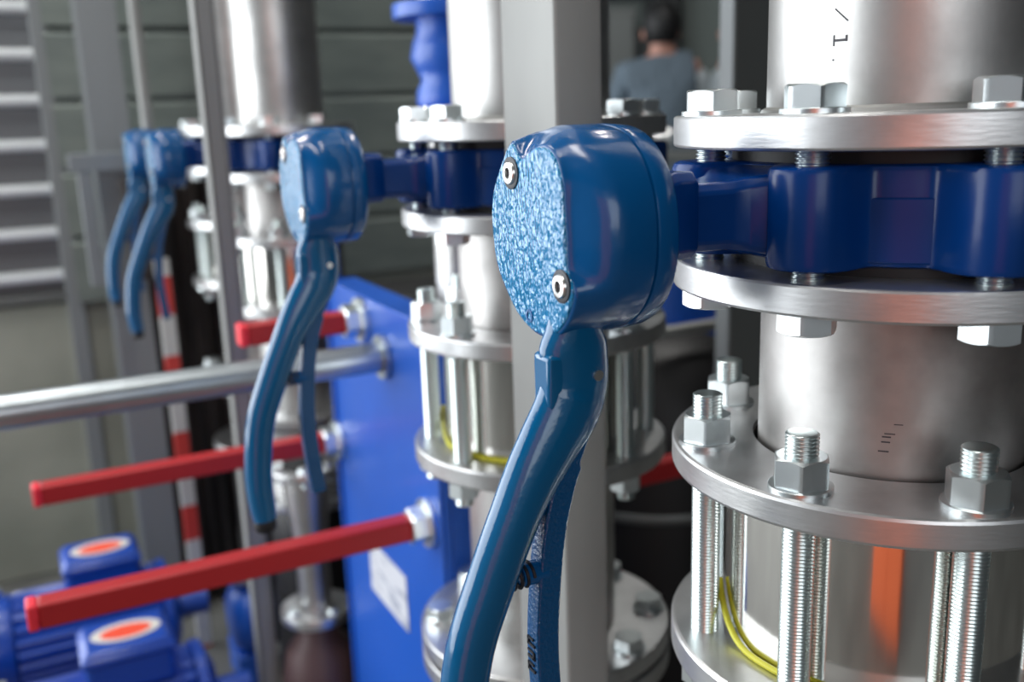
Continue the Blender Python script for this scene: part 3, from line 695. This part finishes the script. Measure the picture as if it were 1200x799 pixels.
wb = empty('machine_table', (.80, 4.3, 0), 0)
MB().box((-.45, -.18, 1.08), (.55, .18, 1.12)).build('table_top', M['post_dark'], wb, 35, .004)
for a in (-.42, .52):
    for b in (-.15, .15): MB().box((a - .02, b - .02, 0), (a + .02, b + .02, 1.08)).build('leg', M['post_dark'], wb)
tag(wb, 'dark machine table in front of the worker', 'table')
ft = empty('pipe_fitting', (.575, 4.3, 1.12), 0)
MB().lathe([(.0001, 0), (.07, 0), (.07, .03), (.04, .045), (.035, .08), (.055, .10), (.055, .125), (.0001, .125)], n=32).build('body', M['flange'], ft)
MB().lathe([(.0001, .05), (.03, .05), (.03, .12), (.045, .12), (.045, .14), (.0001, .14)], (0, 0, .06), 'x', 24).build('side_branch', M['flange'], ft)
tag(ft, 'pale metal pipe fitting lying on the dark machine table', 'fitting')

# ------------------------------------------------------------------ worker, seen from behind, reaching to the right
def skin(name, verts, edges, rads, m, parent, sub=2):
    me = bpy.data.meshes.new(name); me.from_pydata([Vector((v[0], -v[1], v[2])) for v in verts], edges, []); o = bpy.data.objects.new(name, me); COL.objects.link(o); o.parent = parent
    sk = o.modifiers.new('skin', 'SKIN'); 
    for i, r_ in enumerate(rads):
        rr_ = r_ if isinstance(r_, tuple) else (r_, r_); me.skin_vertices[0].data[i].radius = rr_; me.skin_vertices[0].data[i].use_root = (i == 0)
    sk.use_smooth_shade = True
    sb = o.modifiers.new('sub', 'SUBSURF'); sb.levels = sub; sb.render_levels = sub; me.materials.append(m); return o
wk = empty('person', (.80, 5.0, 0), 0)
body_v = [(0, 0, .98), (0, .01, 1.15), (-.01, .0, 1.32), (-.01, 0, 1.49), (-.01, .02, 1.56), (-.015, .02, 1.66), (-.02, .02, 1.74),
          (-.19, .0, 1.47), (-.25, -.10, 1.22), (-.18, -.26, 1.16), (-.13, -.33, 1.165),
          (.14, 0, 1.50), (.22, -.06, 1.27), (.27, -.02, 1.38), (.305, .0, 1.52), (.315, .005, 1.60),
          (-.09, 0, .92), (-.11, .01, .52), (-.11, .03, .09), (-.11, -.12, .045), (.09, 0, .92), (.11, .01, .52), (.11, .03, .09), (.11, -.12, .045)]
E_ = [(0, 1), (1, 2), (2, 3), (3, 4), (4, 5), (5, 6), (3, 7), (7, 8), (8, 9), (9, 10), (3, 11), (11, 12), (12, 13), (13, 14), (14, 15), (0, 16), (16, 17), (17, 18), (18, 19), (0, 20), (20, 21), (21, 22), (22, 23)]
rad_ = [(.14, .10), (.14, .10), (.16, .11), (.12, .09), .055, (.075, .09), (.068, .078), .052, .042, .032, .026, .052, .042, .036, .030, .026, .085, .058, .042, .035, .085, .058, .042, .035]
skin('body', body_v, E_, rad_, M['skin'], wk)
cl_v = body_v[:4] + [body_v[7], body_v[8], body_v[9]] + [body_v[11], body_v[12], body_v[13], body_v[14]] + body_v[16:19] + body_v[20:23]
cl_e = [(0, 1), (1, 2), (2, 3), (3, 4), (4, 5), (5, 6), (3, 7), (0, 11), (11, 12), (12, 13), (0, 14), (14, 15), (15, 16)]
# clothing: torso, left sleeve and trousers as one garment, the raised right sleeve paler
skin('coverall', body_v[:4] + [body_v[7], body_v[8], body_v[9]] + [body_v[11]] + body_v[16:19] + body_v[20:23] + [(-.01, .01, 1.55)],
     [(0, 1), (1, 2), (2, 3), (3, 4), (4, 5), (5, 6), (3, 7), (0, 8), (8, 9), (9, 10), (0, 11), (11, 12), (12, 13), (3, 14)],
     [(.165, .125), (.165, .125), (.19, .135), (.145, .11), .075, .062, .048, .088, .11, .08, .065, .11, .08, .065, .072], M['cloth'], wk)
skin('sleeve', [body_v[11], (.18, -.03, 1.38), body_v[12], body_v[13], (.297, 0, 1.49)], [(0, 1), (1, 2), (2, 3), (3, 4)], [.082, .070, .066, .058, .048], M['cloth_light'], wk)
hairm = MB(); R = []
for i in range(13):
    t = i / 12 * pi * .78; R.append([(-.018 + .092 * sin(t) * cos(a), .112 * sin(t) * sin(a) - .030, 1.700 + .115 * cos(t)) for a in [2 * pi * k_ / 28 for k_ in range(28)]])
hairm.rings(R).build('hair', M['hair'], wk, 80)
fc = MB()
fc.lathe([(.0001, -.03), (.012, -.025), (.014, -.01), (.006, .02), (.0001, .03)], (-.03, .085, 1.655), 'z', 12).build('nose', M['skin'], wk, 80)
for sx_ in (-.104, .066):
    MB().lathe([(.0001, -.008), (.020, -.006), (.030, .0), (.022, .008), (.0001, .008)], (sx_, -.005, 1.66), 'x', 16).build('ear', M['skin'], wk, 80)
    MB().lathe([(.0001, -.006), (.011, -.003), (.011, .003), (.0001, .006)], (-.02 + (.032 if sx_ > 0 else -.032), .062, 1.685), 'y', 12).build('eye', M['hair'], wk, 80)
MB().box((-.045, .066, 1.612), (.005, .075, 1.620)).build('mouth', M['red'], wk, 35, .003)
def hand(base, dirv, side, name):
    d = Vector(dirv).normalized(); s_ = Vector(side).normalized(); nrm = d.cross(s_)
    b = Vector(base); P = [b, b + d * .05, b + d * .085]; ed = [(0, 1), (1, 2)]; rd = [(.026, .018), (.036, .014), (.038, .013)]
    for k_, (off, ln) in enumerate(((-.028, .065), (-.010, .078), (.009, .074), (.026, .058))):
        i0 = len(P); P += [b + d * .09 + s_ * off, b + d * (.09 + ln * .55) + s_ * off * 1.1 + nrm * .008, b + d * (.09 + ln * .85) + s_ * off * 1.1 + nrm * .026]
        ed += [(2, i0), (i0, i0 + 1), (i0 + 1, i0 + 2)]; rd += [.010, .009, .008]
    i0 = len(P); P += [b + d * .035 - s_ * .042, b + d * .075 - s_ * .058 + nrm * .01]; ed += [(1, i0), (i0, i0 + 1)]; rd += [.011, .009]
    skin(name, P, ed, rd, M['skin'], wk, 2)
hand((.315, .005, 1.59), (.15, .1, 1), (1, 0, 0), 'hand'); hand((-.13, -.33, 1.165), (.5, -.8, -.05), (.8, .5, 0), 'hand')
tag(wk, 'blurred person with black hair in grey blue workwear, one pale sleeve raised, beyond the flanges', 'person')

# ------------------------------------------------------------------ orange locker-shaped stand-in added behind the camera for the stripe in the polished steel
lk = empty('orange_stand_in', (-.28, -1.35, 0), 0)
MB().box((-.30, -.25, .06), (.30, .25, 1.9)).build('housing', M['orange'], lk, 35, .006)
MB().box((-.285, .25, .10), (-.004, .268, 1.86)).build('door', M['orange'], lk, 35, .003)
MB().box((.004, .25, .10), (.285, .268, 1.86)).build('door', M['orange'], lk, 35, .003)
MB().box((-.28, -.23, 0), (.28, .23, .06)).build('plinth', M['post_dark'], lk)
MB().box((.03, .268, .95), (.045, .29, 1.1)).build('handle', M['post_dark'], lk, 35, .003)
tag(lk, 'unseen orange stand-in added behind the camera for its stripe in the polished valve body', 'locker')
# ceiling lamp housings
for i, (x, y) in enumerate(((-1.3, -.3), (-1.3, 1.9), (.9, 3.2), (-.2, .3))):
    e = empty('ceiling_lamp', (x, y, 3.80), 0)
    MB().box((-.10, -.68, 0), (.10, .68, .06)).build('housing', M['post'], e, 35, .004)
    MB().box((-.01, -.4, .06), (.01, -.38, .40)).box((-.01, .38, .06), (.01, .40, .40)).build('hanger', M['post_dark'], e)
    tag(e, 'strip lamp hanging from the ceiling, %s' % ('left of the camera', 'above the farthest columns', 'over the dark machinery', 'over the nearest column')[i], 'lamp')
